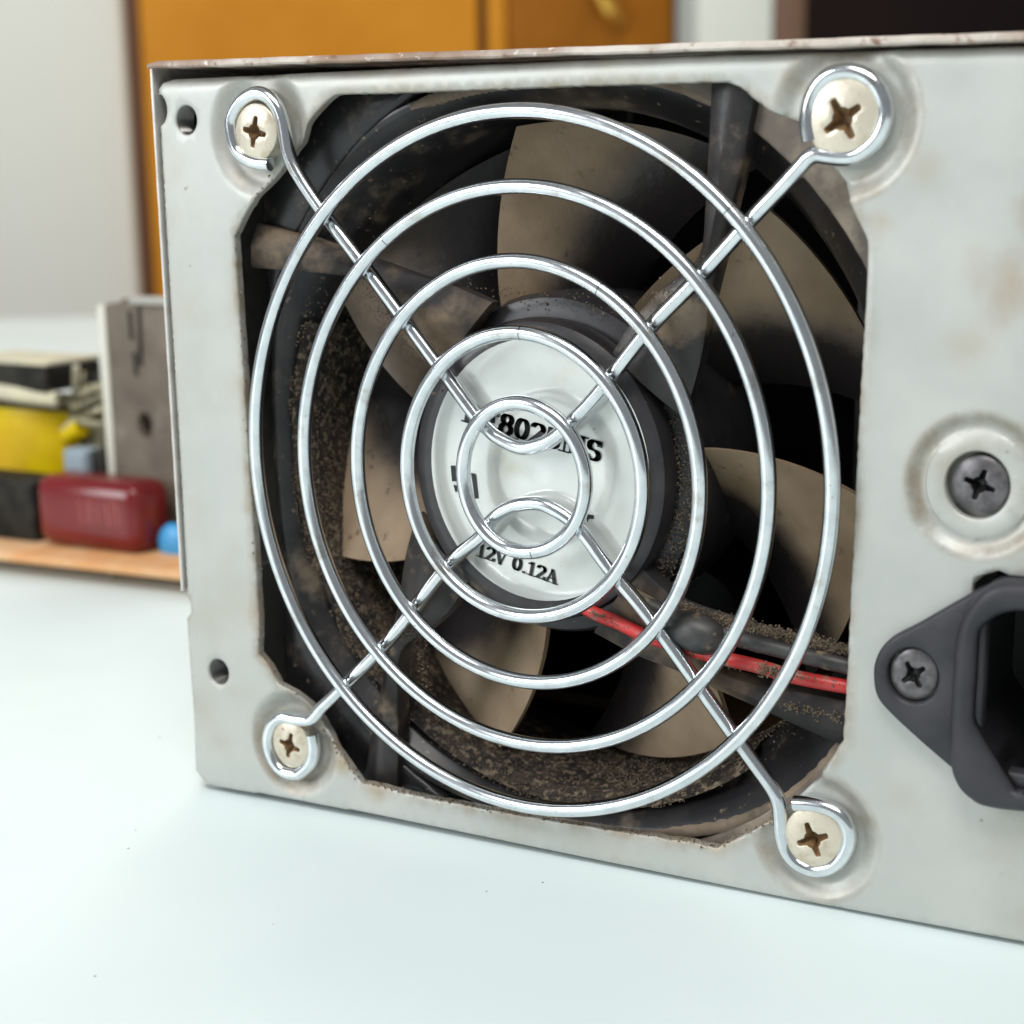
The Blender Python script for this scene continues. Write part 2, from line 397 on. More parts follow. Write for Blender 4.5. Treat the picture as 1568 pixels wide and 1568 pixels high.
ap_px = [(359,361),(376,328),(389,305),(404,282),(428,249),(453,218),(467,193),(484,172),(501,154),(511,145),(600,143),(800,136),(1000,129),(1112,125),(1133,134),(1176,168),(1224,190),(1248,225),(1270,257),(1291,280),(1300,308),(1327,369),(1328,397),(1324,480),(1318,579),(1309,768),(1300,960),(1295,1054),(1290,1134),(1259,1182),(1253,1196),(1229,1213),(1186,1257),(1149,1273),(1098,1299),(1047,1288),(940,1272),(800,1249),(650,1222),(582,1205),(551,1199),(520,1155),(495,1125),(467,1082),(449,1061),(426,1048),(413,1023),(395,1000),(397,957),(392,880),(374,600)]
aperture = [(p.x, p.z) for p in (at(u, v, 0) for u, v in ap_px)]
ap_d = dens(aperture, .7)
aperture = [(x+random.gauss(0, .035), z+random.gauss(0, .035)) for x, z in ap_d]
TH = [at(287, 184, .3), at(337, 1028, .3)]
cut = [(50.6, -7.6), (51.6, -6.5), (53.0, -5.9), (54.0, -6.3), (79.5, -6.3), (80.5, -7), (80.5, -27), (52.5, -27), (50.6, -24.5)]
def plate_disp(x, z):
    d = 0.0
    for c, r0, dp, wd in zip(SCREWS, (5.3, 5.9, 5.4, 4.8), (1.35, 1.05, 1.05, 1.3), (2.3, 1.5, 1.6, 2.2)):
        r = math.hypot(x-c.x, (z-c.z)/1.07); d = max(d, dp*(1-smoothstep(r0-.3, r0+wd, r)))
    r = math.hypot(x-PSC.x, (z-PSC.z)/1.04)
    k = .95*(1-smoothstep(5.6, 7.1, r)); k -= .40*(1-smoothstep(5.05, 5.3, r)); d = max(d, k)
    # rolled top edge
    e = plate_top(x)-z
    if e < 1.7: d += 1.7-math.sqrt(max(0, 1.7**2-(1.7-e)**2)) if e > 0 else 1.7
    e = x+51.1
    if e < .4 and z > -22: d += .4-math.sqrt(max(0, .16-(.4-max(e, 0))**2))
    # faint waviness of pressed sheet
    d += .05*math.sin(x*.11+z*.05)+.04*math.sin(z*.13-x*.04)
    return d
extra = []
for c, r0 in list(zip(SCREWS, (5.3, 5.9, 5.4, 4.8)))+[(PSC, 5.6)]:
    for r in (r0-.55, r0-.3, r0, r0+.35, r0+.7, r0+1.05, r0+1.4, r0+1.75, r0+2.1, r0+2.5, r0+2.9):
        extra += [(c.x+r*math.cos(2*math.pi*k/56), c.z+r*1.07*math.sin(2*math.pi*k/56)) for k in range(56)]
for k in range(190):
    x = -50+.8*k
    if x < 99: extra += [(x, plate_top(x)-q) for q in (.35, .6, .9, 1.25, 1.7)]
for k in range(85): extra += [(-51.1+q, -20+.75*k) for q in (.3, .4, .6)]
panel = sheet_obj('front_panel', steel, psu, outline, [aperture, circle(TH[0].x, TH[0].z, 1.62), circle(TH[1].x, TH[1].z, 1.62), circle(PSC.x-.1, PSC.z, 3.15), cut], 0, .95, smooth=50, edge=.22, grid=1.25, disp=plate_disp, step=.8, gridpts=extra)
# dust and old grease gathered along the cut edge and in the pressed dimples
from mathutils.kdtree import KDTree
kd = KDTree(len(aperture))
for i, p in enumerate(aperture): kd.insert((p[0], p[1], 0), i)
kd.balance()
att = panel.data.attributes.new('grime', 'FLOAT', 'POINT'); vals = []
for v in panel.data.vertices:
    x, z = v.co.x/S, v.co.z/S
    g = .85*(1-smoothstep(0, 1.5, kd.find((x, z, 0))[2]))
    for c, r0, k in zip(SCREWS, (5.3, 5.9, 5.4, 4.8), (.45, .7, .55, .9)):
        r = math.hypot(x-c.x, (z-c.z)/1.07)
        if r < r0+2: g = max(g, k*(1-smoothstep(.9, 1.9, abs(r-(r0+.5)))))
    r = math.hypot(x-PSC.x, (z-PSC.z)/1.04)
    g = max(g, .75*(1-smoothstep(.4, 1.3, abs(r-6.4))))
    e = plate_top(x)-z
    g = max(g, .35*(1-smoothstep(0, 1.5, e)))
    vals.append(g)
att.data.foreach_set('value', vals)
nt = steel.node_tree; N_ = nt.nodes; b_ = N_['Principled BSDF']
an = N_.new('ShaderNodeAttribute'); an.attribute_name = 'grime'
tcn = N_.new('ShaderNodeTexCoord'); nz1 = N_.new('ShaderNodeTexNoise'); nz1.inputs['Scale'].default_value = 190; nz1.inputs['Detail'].default_value = 8; nz1.inputs['Roughness'].default_value = .65
nt.links.new(tcn.outputs['Object'], nz1.inputs['Vector'])
mr1 = N_.new('ShaderNodeMapRange'); mr1.inputs[1].default_value = .36; mr1.inputs[2].default_value = .66; nt.links.new(nz1.outputs[0], mr1.inputs[0])
mu = N_.new('ShaderNodeMath'); mu.operation = 'MULTIPLY'; nt.links.new(an.outputs['Fac'], mu.inputs[0]); nt.links.new(mr1.outputs[0], mu.inputs[1])
mxg = N_.new('ShaderNodeMix'); mxg.data_type = 'RGBA'; nt.links.new(mu.outputs[0], mxg.inputs[0]); nt.links.new(b_.inputs['Base Color'].links[0].from_socket, mxg.inputs[6])
mxg.inputs[7].default_value = (.27, .205, .13, 1); nt.links.new(mxg.outputs[2], b_.inputs['Base Color'])
# cover: top sheet and left side sheet, front edges proud of the panel
def ridge(xa, xb, n):                         # slightly wavy top sheet edge
    return [xa+(xb-xa)*k/n for k in range(n+1)]
b = MB()
xs = ridge(-51.7, 100.6, 90); vs = []
for i, x in enumerate(xs):
    j = .035*math.sin(i*1.7)+.03*math.sin(i*.61)
    z1 = cover_top(x)+j*.6; z0 = z1-.82+.5*j
    if i == 0: z1 -= .3
    yf = -.85+.5*j
    vs += [(x, yf+.18, z1), (x, yf, z1-.2), (x, yf, z0+.2), (x, yf+.15, z0), (x, 141, z0), (x, 141, z1)]
fs = []
for i in range(len(xs)-1):
    for k in range(6): fs.append((i*6+k, (i+1)*6+k, (i+1)*6+(k+1) % 6, i*6+(k+1) % 6))
fs += [(5, 4, 3, 2, 1, 0), tuple((len(xs)-1)*6+k for k in range(6))]
b.add(vs, fs)
b.build('cover', rust_steel, psu, 30)
b = MB()
zs_ = [-20.0+k*(46.5+20.0)/60 for k in range(61)]; vs = []
for i, z in enumerate(zs_):
    j = .03*math.sin(i*1.3)
    xl = -51.7; vs += [(xl+j*.5, -.30, z), (xl+.1+j*.5, -.42, z), (xl+.36, -.42, z), (xl+.46, -.3, z), (xl+.46, 141, z), (xl, 141, z)]
fs = []
for i in range(60):
    for k in range(6): fs.append((i*6+k, i*6+(k+1) % 6, (i+1)*6+(k+1) % 6, (i+1)*6+k))
fs += [(0, 1, 2, 3, 4, 5), tuple(60*6+k for k in range(5, -1, -1))]
b.add(vs, fs); b.build('side_cover', cover_steel, psu, 30)
b = MB(); b.box(-51.5, -50.7, 1.2, 141, -46.4, -20.05); b.build('side_pan', steel, psu, 30)
b = MB(); b.box(99.9, 100.6, .4, 141, -44, 43.6); b.build('right_side', cover_steel, psu, 30)
b = MB(); vs = []
for x in (-50.6, 99.8):
    zb = -46.75+TILT*(x+48.3); vs += [(x, 11.0, zb), (x, 141, zb), (x, 141, zb+.8), (x, 11.0, zb+.8)]
b.add(vs, [(0,1,2,3), (7,6,5,4), (0,4,5,1), (3,2,6,7), (0,3,7,4), (1,5,6,2)]); b.build('bottom_pan', inside_mat, psu, 30)
for fx in (-38, 88):
    for fy_ in (18, 126):
        b = MB(); b.tube([(fx, fy_, table_z(fx)), (fx, fy_, table_z(fx)+1.15)], 5, 24); b.build('foot', socket_black, psu, 30)
b = MB(); q = [(-51, -46.2), (100, -42.6), (100, cover_top(100)-.5), (-51, cover_top(-51)-.5)]
b.add([(x, y, z) for y in (139.5, 140.3) for x, z in q], [(0, 1, 2, 3), (7, 6, 5, 4)]+[(i, 4+i, 4+(i+1) % 4, (i+1) % 4) for i in range(4)]); b.build('rear_panel', inside_mat, psu, 30)
# threaded holes
for c in TH:
    b = MB(); prof = []
    for k in range(16): prof.append((1.66 if k % 2 == 0 else 1.36, .25+k*.26))
    b.lathe(prof, c.x, c.z, 32, 1.08); th = b.build('threaded_hole', hole_dark, psu, 40)
    b = MB(); b.lathe([(1.5, 3.2), (.01, 3.25)], c.x, c.z, 24, 1.08); b.build('dark_hole_plug', socket_black, th, 40)  # black plug added so the shade down the hole is in the colour
    
# ------------------------------------------------------------------ screws
def cross_outline(cx, cz, R, ang, zs):
    a, w_, f = .54*R, .115*R, .20*R
    e = w_*.72
    pts = [(a, -e), (a*1.05, 0), (a, e), (f*1.3, w_), (f, f), (w_, f*1.3), (e, a), (0, a*1.05), (-e, a), (-w_, f*1.3), (-f, f), (-f*1.3, w_), (-a, e), (-a*1.05, 0), (-a, -e), (-f*1.3, -w_), (-f, -f), (-w_, -f*1.3), (-e, -a), (0, -a*1.05), (e, -a), (w_, -f*1.3), (f, -f), (f*1.3, -w_)]
    ca, sa = math.cos(ang), math.sin(ang)
    return [(cx+(x*ca-z*sa), cz+(x*sa+z*ca)*zs) for x, z in pts]
def screw(name, c, R, y, ang, m, mr, parent, zs=1.08, dome=.45, tall=1.3, label=None, deep=1.55):
    cr = cross_outline(c.x, c.z, R, R_(ang), zs)
    out = circle(c.x, c.z, R, 48, zs)
    def dsp(x, z):
        r = math.hypot(x-c.x, (z-c.z)/zs)/R
        return dome*r**2.4
    vs, fs = sheet(out, [cr], y, tall, edge=.07, grid=.45, disp=dsp, step=.25)
    o = link(name, mesh_of(name, vs, fs), m, parent, 50)
    if label: o['label'] = label
    b = MB(); n = len(cr); lip = [(p[0], y+.06+dsp(*p), p[1]) for p in cr]
    mid = [(c.x+(p[0]-c.x)*.80, y+deep*.5, c.z+(p[1]-c.z)*.80) for p in cr]
    bot = [(c.x+(p[0]-c.x)*.28, y+deep, c.z+(p[1]-c.z)*.28) for p in cr]
    b.add(lip+mid+bot, [(i, (i+1) % n, n+(i+1) % n, n+i) for i in range(n)]+[(n+i, n+(i+1) % n, 2*n+(i+1) % n, 2*n+i) for i in range(n)]+[tuple(2*n+i for i in range(n))])
    b.build('cross_recess', mr, o, 20)
    return o
for c, r, a in zip(SCREWS, SHEAD, (-12, 32, 24, -14)):
    screw('screw', c, r, -1.0, a, screw_zinc, recess_brown, psu, tall=1.9)
screw('panel_screw', Vector((PSC.x+.12, 0, PSC.z+.1)), 2.8, .35, -18, dark_screw, dark_recess, psu, zs=1.03, dome=.6, label='black cross head screw in a round dimple')
b = MB(); b.lathe([(5.6, 2.6), (0.01, 2.61)], PSC.x, PSC.z, 40, 1.03); b.build('backing_plate', steel, psu, 30)

# ------------------------------------------------------------------ fan grille
grille = empty('fan_grille', (0, 0, 0), psu)
WR = .86
YR = -1.78
seam = (-80, 88, 62, 125, 47)
for (l, r, t, bo), sa in zip(((708.5, 895.5, 617, 845), (623, 983, 510, 944), (548, 1072, 400, 1045), (468, 1179, 285, 1142), (394, 1277, 167, 1240)), seam):
    cu, cv = (l+r)/2, (t+bo)/2
    Lp, Rp, Tp, Bp = at(l, cv, YR), at(r, cv, YR), at(cu, t, YR), at(cu, bo, YR)
    cx, cz = (Lp.x+Rp.x)/2, (Tp.z+Bp.z)/2; a_, b_ = (Rp.x-Lp.x)/2, (Tp.z-Bp.z)/2
    n = int(160+a_*6); g = .05/a_
    pts = []
    for k in range(n+1):
        th = R_(sa)+g+(2*math.pi-2*g)*k/n
        wob = .05*math.sin(3*th+a_)
        pts.append((cx+(a_+wob)*math.cos(th), YR+.06*math.sin(2*th+a_), cz+(b_+wob)*math.sin(th)))
    b = MB(); b.tube(pts, WR, 18); b.build('ring', chrome, grille, 50)
YW = YR+1.72
def wire_path(px, name):
    pts = [at(u, v, YW) for u, v in px]
    b = MB(); b.tube(smoothpath(pts, 5), WR, 18); return b.build(name, chrome, grille, 50)
wire_path([(414,251),(396,250),(379,244),(366,234),(359,220),(354,193),(357,176),(366,160),(378,149),(394,143),(410,148),(424,163),(433,185),(438,212),(442,235),(455,264),(488,315),(560,410),(623,494),(689,583),(726,633),(746,656),(766,672),(802,686),(838,677),(862,659),(885,636),(921,596),(991,507),(1070,425),(1153,333),(1194,290),(1224,257),(1237,243),(1250,237),(1266,239),(1286,241),(1306,240),(1325,230),(1343,212),(1354,187),(1355,160),(1342,132),(1322,116),(1298,110),(1272,115),(1253,131),(1241,155),(1237,183),(1241,216)], 'support_wire')
wire_path([(478,1125),(481,1145),(477,1166),(462,1182),(450,1185),(432,1179),(418,1161),(411,1135),(415,1114),(424,1102),(436,1098),(454,1102),(474,1102),(485,1093),(495,1081),(519,1058),(600,975),(683,868),(736,822),(752,798),(779,778),(812,771),(838,775),(872,795),(898,822),(931,868),(1001,954),(1090,1078),(1144,1153),(1181,1204),(1192,1228),(1195,1252),(1197,1278),(1205,1303),(1222,1322),(1248,1332),(1274,1326),(1293,1306),(1300,1280),(1291,1253),(1270,1238),(1244,1232),(1216,1230)], 'support_wire')

# ------------------------------------------------------------------ cooling fan
KZ = 1.08; FX, FZ = 0.0, -0.45
fan = empty('cooling_fan', (0, 0, 0), psu)
FB = 2.0                                       # front face of the fan body
def fp(x, y, z): return (FX+x, y, FZ+z*KZ)
# body: corner plates of the square front, round flared barrel, rear flange
FF = 4.8                                       # front of the barrel, set back from the hub face
frame_mb = MB()
LIP = 40.0; FXF = 1.5
PROF = [(LIP+1.2, FF+.5, 1), (LIP+.9, FF+.1, 1), (LIP+.35, FF, 1), (LIP-.1, FF+.25, 1), (LIP-.9, FF+1.6, .85), (LIP-2.0, FF+4, .35), (LIP-2.3, FF+7, 0), (LIP-2.3, FF+19, 0), (LIP-.6, FF+21, 0), (LIP+.8, FF+21, 0), (LIP+.8, FF+2, .6)]
vs = []; fs = []; NN = 160
for r, y, wt in PROF:                         # the mouth of the barrel opens out towards the four corners
    for q in range(NN):
        th = 2*math.pi*q/NN; rr2 = r*(1+.082*wt*math.sin(2*th)**2); vs.append((FXF+rr2*math.cos(th), y, FZ+rr2*math.sin(th)*KZ))
for i in range(len(PROF)-1):
    for q in range(NN): fs.append((i*NN+q, (i+1)*NN+q, (i+1)*NN+(q+1) % NN, i*NN+(q+1) % NN))
frame_mb.add(vs, fs)
frame = frame_mb.build('fan_frame', plastic, fan, 40)
BORE = LIP-2.3
for a0 in (0, 90, 180, 270):
    def rq(x, z):
        ca, sa = math.cos(R_(a0)), math.sin(R_(a0)); return (FXF+x*ca-z*sa, FZ+(x*sa+z*ca)*KZ)
    hf = 40.6; cr = {0: 4.5, 90: 13.0, 180: 13.0, 270: 7.0}[a0]
    rr_ = 41.9 if a0 == 0 else 43.4; aa = math.degrees(math.acos((hf-.3)/rr_))
    loop = [(hf, hf-cr)]+[(hf-cr+cr*math.cos(R_(q)), hf-cr+cr*math.sin(R_(q))) for q in range(15, 90, 15)]+[(hf-cr, hf)]
    loop += [(rr_*math.cos(R_(q)), rr_*math.sin(R_(q))) for q in [90-aa-k*(90-2*aa)/14 for k in range(15)]]
    loop = [rq(x, z) for x, z in loop]
    sheet_obj('corner_plate', corner_mat if a0 in (0, 270) else plastic, fan, loop, [], FF-.3, 3.0, edge=.4, step=1.5)
lip_tan = mat('dusty_lip', (.30, .235, .175), (.20, .155, .115), rough=.75, spec=.2, scale=160, bump=.05, bscale=1300, layers=(((.05, .044, .044), 90, .58, .70),))
for a0, a1, wd in ((3, 74, .95), (96, 116, .5), (285, 330, .5)):     # dust lying on the lip of the barrel
    b = MB(); vs = []; n = 60
    for q in range(n+1):
        th = R_(a0+(a1-a0)*q/n); k = 1+.082*math.sin(2*th)**2; e = min(1, 6*q/n, 6*(n-q)/n); jw = wd*e*(1+.12*math.sin(q*1.7)+.08*math.sin(q*4.1))
        for r, y in ((LIP+.25-1.0*jw, FF+.10+.55*jw), (LIP+.1-.3*jw, FF-.12), (LIP+.45+.25*jw, FF-.2), (LIP+.75+.45*jw, FF+.05)):
            vs.append((FXF+r*k*math.cos(th), y, FZ+r*k*math.sin(th)*KZ))
    b.add(vs, [(q*4+j, (q+1)*4+j, (q+1)*4+j+1, q*4+j+1) for q in range(n) for j in range(3)])
    b.build('lip_dust', lip_tan, fan, 60)
b = MB(); b.lathe([(LIP+.6, FF+18.5), (BORE+.2, FF+18.5), (BORE+.2, FF+21.5), (LIP+4, FF+21.5)], FXF, FZ, 100, KZ); b.build('rear_flange', plastic, fan, 40)
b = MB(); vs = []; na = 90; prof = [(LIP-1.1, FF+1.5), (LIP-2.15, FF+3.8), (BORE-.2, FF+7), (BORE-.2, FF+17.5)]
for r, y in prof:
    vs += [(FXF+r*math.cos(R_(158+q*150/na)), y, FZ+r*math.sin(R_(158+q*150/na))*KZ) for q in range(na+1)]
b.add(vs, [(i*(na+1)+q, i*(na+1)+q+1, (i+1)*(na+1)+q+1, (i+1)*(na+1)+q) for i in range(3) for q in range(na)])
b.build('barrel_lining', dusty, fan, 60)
# hub
b = MB(); b.lathe([(.01, FB-.12), (14.5, FB-.12), (15.1, FB), (16.1, FB+.7), (16.4, FB+1.6), (16.4, FB+3.4), (15.6, FB+3.5), (15.6, FB+4.3)], FX, FZ-.2, 90, KZ); hub = b.build('hub', hub_mat, fan, 35)
b = MB(); b.lathe([(15.2, FB+4.4), (17.2, FB+4.4), (18.3, FB+4.9), (18.8, FB+6), (18.8, FB+23), (.01, FB+23)], FX, FZ-.2, 90, KZ); b.build('rotor', hub_mat, fan, 35)
LY = FB-.2
Lc = at(821.5, 722, LY)
b = MB()
vs = [(Lc.x, LY, Lc.z)]; fs = []
nr, na = 14, 72
for i in range(1, nr+1):
    for k in range(na):
        r = 14.15*i/nr; a = 2*math.pi*k/na
        x, z = r*math.cos(a), r*math.sin(a)
        puck = -.055*math.sin(x*.40+1.2)*math.sin(z*.34+.5)-.025*math.sin(x*.9-z*.6)
        vs.append((Lc.x+x, LY+(puck-.09)*(1-(i/nr)**6), Lc.z+z*KZ))
for k in range(na): fs.append((0, 1+k, 1+(k+1) % na))
for i in range(nr-1):
    for k in range(na):
        fs.append((1+i*na+k, 1+(i+1)*na+k, 1+(i+1)*na+(k+1) % na, 1+i*na+(k+1) % na))
b.add(vs, fs); lab = b.build('label', label_mat, fan, 60, label='round white sticker printed with the current rating')
# lettering, drawn with a broad nib: thick upright strokes, thin level ones
def arc(cx, cy, rx_, ry_, a0, a1, n=12): return [(cx+rx_*math.cos(R_(a0+(a1-a0)*k/n)), cy+ry_*math.sin(R_(a0+(a1-a0)*k/n))) for k in range(n+1)]
GL = {
 '1': (.52, [[(.26, 0), (.26, .98)], [(.26, .97), (.10, .84)], [(.08, .02), (.44, .02)]]),
 '2': (.60, [arc(.28, .74, .20, .24, 170, -20)+[(.10, .06)], [(.08, .04), (.50, .04), (.53, .22)]]),
 '0': (.60, [arc(.29, .5, .20, .48, 0, 360, 24)]),
 '8': (.60, [arc(.29, .74, .17, .24, 0, 360, 18), arc(.29, .26, .20, .25, 0, 360, 18)]),
 '5': (.60, [[(.46, .96), (.14, .96), (.12, .56)]+arc(.27, .30, .21, .28, 125, -150)]),
 'V': (.68, [[(.08, .97), (.32, .02)], [(.32, .02), (.55, .97)], [(0, .98), (.2, .98)], [(.46, .98), (.64, .98)]]),
 'A': (.70, [[(.30, .98), (.54, .02)], [(.30, .98), (.08, .02)], [(.16, .34), (.44, .34)], [(0, .02), (.18, .02)], [(.42, .02), (.64, .02)]]),
 'D': (.74, [[(.16, .02), (.16, .98)], [(.04, .98), (.3, .98)]+arc(.3, .5, .30, .48, 90, -90)+[(.04, .02)]]),
 'F': (.66, [[(.16, .02), (.16, .98)], [(.04, .98), (.54, .98), (.55, .76)], [(.16, .52), (.40, .52)], [(.40, .64), (.40, .40)], [(.04, .02), (.3, .02)]]),
 'M': (.92, [[(.14, .02), (.14, .98)], [(.14, .98), (.42, .06)], [(.42, .06), (.72, .98)], [(.74, .98), (.74, .02)], [(.02, .02), (.26, .02)], [(.62, .02), (.86, .02)], [(.02, .98), (.14, .98)], [(.74, .98), (.86, .98)]]),
 'S': (.62, [arc(.29, .73, .19, .24, 35, 250, 12)+arc(.29, .27, .20, .25, 80, -150, 12), [(.47, .98), (.47, .76)], [(.08, .04), (.08, .24)]]),
 '.': (.30, [[(.12, .05), (.16, .05)]]), ' ': (.32, [])}
THIN = {('V', 1), ('A', 1), ('M', 1), ('M', 0)}
def letters(bm_, text, p0, p1, height, y, nibx=.098, niby=.036, total=None):
    """write text along p0 to p1 (points on the label) with cap height in millimetres"""
    tot = sum(GL[c][0] for c in text); d = (p1-p0); L = d.length; d.normalize(); up = Vector((-d.z, 0, d.x))
    wsc = L/tot; pen = 0.0
    for ch in text:
        gw, strokes = GL[ch]
        for si, st in enumerate(strokes):
            nx = nibx*(.45 if (ch, si) in THIN else 1.0); ny = niby
            if ch == '.': nx, ny = .08, .075
            for (x0, z0), (x1, z1) in zip(st[:-1], st[1:]):
                cor = [(-nx, -ny), (nx, -ny), (nx, ny), (-nx, ny)]
                hull = convex([(x0+a, z0+c) for a, c in cor]+[(x1+a, z1+c) for a, c in cor])
                vs = []
                for hx, hz in hull:
                    q = p0+d*((pen+hx)*wsc)+up*(hz*height); vs.append((q.x, y, q.z))
                bm_.add(vs, [tuple(range(len(vs)))])
        pen += gw
def convex(pts):
    pts = sorted(set((round(a, 5), round(c, 5)) for a, c in pts))
    def half_(ps):
        h = []
        for p in ps:
            while len(h) > 1 and (h[-1][0]-h[-2][0])*(p[1]-h[-2][1])-(h[-1][1]-h[-2][1])*(p[0]-h[-2][0]) <= 0: h.pop()
            h.append(p)
        return h
    a = half_(pts); c = half_(pts[::-1]); return a[:-1]+c[:-1]
YT = LY-.2
b = MB()
letters(b, '12V 0.12A', at(729, 851, YT), at(853, 896, YT), 1.62, YT)
b.build('lettering', ink, lab, 0)
b = MB()
letters(b, 'DF8025MS', at(708, 645, YT), at(920, 709, YT), 2.35, YT)
b.build('lettering', ink, lab, 0)
b = MB()
for q in ([(690, 713), (697, 713), (699, 737), (692, 737)], [(694, 742), (700, 744), (700, 753), (697, 753)], [(721, 724), (728, 726), (733, 763), (727, 764)], [(898, 787), (909, 789), (909, 795), (902, 794), (899, 800)]):
    b.add([at(u, v, YT) for u, v in q], [tuple(range(len(q)))])
b.build('printed_mark', ink, lab, 0)
# struts: each grows out of the hub as a broad wedge and narrows to a bar at the frame
EDGE_A = [(20.9, 40.2), (20.6, 34), (20.3, 28), (19.6, 22.8), (16, 20), (12.5, 17), (9.5, 13.0)]
EDGE_B = [(26.0, 39.0), (24.6, 33), (23.0, 27), (21.6, 21.5), (20.4, 17), (19.4, 12), (17.6, 6.5)]
ea = smoothpath([Vector((a, c, 0)) for a, c in EDGE_A], 4); eb = smoothpath([Vector((a, c, 0)) for a, c in EDGE_B], 4)
for k in range(4):
    ca, sa = math.cos(R_(90*k)), math.sin(R_(90*k)); N = len(ea); vs = []; fs = []
    for i, (p, q) in enumerate(zip(ea, eb)):
        t = i/(N-1); ridge_ = .5+.05*math.sin(i)
        for u, y in ((0, 3.6), (0, .95), (.06, .7), (.32, .38), (ridge_, .12+.25*t), (.72, .45+.5*t), (.95, .9+.9*t), (1, 1.2+.9*t), (1, 3.8)):
            m_ = p.lerp(q, u); vs.append(fp(m_.x*ca-m_.y*sa, FB+.35+y, m_.x*sa+m_.y*ca))
    for i in range(N-1):
        for j in range(9): fs.append((i*9+j, (i+1)*9+j, (i+1)*9+(j+1) % 9, i*9+(j+1) % 9))
    fs += [tuple(range(9)), tuple((N-1)*9+j for j in range(9))]
    b = MB(); b.add(vs, fs); b.build('strut', strut_dust if k in (1, 3) else strut_dark, fan, 40)
# blades
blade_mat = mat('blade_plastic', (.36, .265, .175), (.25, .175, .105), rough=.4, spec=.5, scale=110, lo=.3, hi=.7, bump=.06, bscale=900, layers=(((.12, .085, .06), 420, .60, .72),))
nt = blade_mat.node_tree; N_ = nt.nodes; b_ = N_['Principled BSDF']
an = N_.new('ShaderNodeAttribute'); an.attribute_name = 'dust'  # leading-edge dust, with the shade of the deeper blade parts painted in
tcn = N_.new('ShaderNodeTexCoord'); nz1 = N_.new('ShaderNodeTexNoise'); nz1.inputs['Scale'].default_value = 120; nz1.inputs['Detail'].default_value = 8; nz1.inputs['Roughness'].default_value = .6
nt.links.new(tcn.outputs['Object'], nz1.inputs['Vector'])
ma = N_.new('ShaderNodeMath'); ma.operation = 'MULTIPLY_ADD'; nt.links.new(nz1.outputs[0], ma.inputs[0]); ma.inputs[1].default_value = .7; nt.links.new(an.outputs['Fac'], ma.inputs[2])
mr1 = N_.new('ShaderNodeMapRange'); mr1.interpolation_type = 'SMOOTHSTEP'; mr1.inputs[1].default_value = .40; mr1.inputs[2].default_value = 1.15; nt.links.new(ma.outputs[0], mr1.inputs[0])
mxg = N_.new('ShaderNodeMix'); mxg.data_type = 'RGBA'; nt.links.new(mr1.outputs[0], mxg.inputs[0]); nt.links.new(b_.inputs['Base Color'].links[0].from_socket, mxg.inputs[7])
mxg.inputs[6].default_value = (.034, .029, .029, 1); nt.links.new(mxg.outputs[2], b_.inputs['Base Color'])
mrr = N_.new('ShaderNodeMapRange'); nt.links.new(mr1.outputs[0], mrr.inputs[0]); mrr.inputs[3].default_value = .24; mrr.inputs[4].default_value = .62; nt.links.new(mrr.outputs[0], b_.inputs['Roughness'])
for k in range(7):
    base = 112-360/7*k; vs = []; fs = []; nr, ns = 12, 14
    for lay in (0, 1):
        for i in range(nr+1):
            t = i/nr; r = 18.3+(36.6-18.3)*t
            th0 = base-12*t**1.2; ch = 36+5*t
            for j in range(ns+1):
                s = j/ns
                y = FB+5.2+3.5*t+(14.5-2*t)*(s**.92)+lay*(1.15-.55*s)-.9*math.sin(math.pi*s)*(1-t*.5)
                th = R_(th0-ch*s); vs.append(fp(r*math.cos(th), y, r*math.sin(th)))
    M_ = (nr+1)*(ns+1)
    for lay in (0, 1):
        for i in range(nr):
            for j in range(ns):
                q = [lay*M_+i*(ns+1)+j, lay*M_+(i+1)*(ns+1)+j, lay*M_+(i+1)*(ns+1)+j+1, lay*M_+i*(ns+1)+j+1]
                fs.append(tuple(q))
    for i in range(nr):
        for j in (0, ns): fs.append((i*(ns+1)+j, (i+1)*(ns+1)+j, M_+(i+1)*(ns+1)+j, M_+i*(ns+1)+j))
    for j in range(ns):
        for i in (0, nr): fs.append((i*(ns+1)+j, i*(ns+1)+j+1, M_+i*(ns+1)+j+1, M_+i*(ns+1)+j))
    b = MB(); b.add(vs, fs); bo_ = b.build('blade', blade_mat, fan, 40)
    at_ = bo_.data.attributes.new('dust', 'FLOAT', 'POINT'); dust_shade_amt = (.68, .9, 1.0, .95, .85, .9, .32)[k]; q_ = []
    for idx in range(len(bo_.data.vertices)):       # dust thins from the leading edge; dark deep ends, per-blade amounts paint in shade
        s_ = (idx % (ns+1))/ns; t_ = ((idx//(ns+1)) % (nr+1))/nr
        q_.append(dust_shade_amt*(1-smoothstep(.12+.25*t_, .62+.30*t_, s_)))
    at_.data.foreach_set('value', q_)
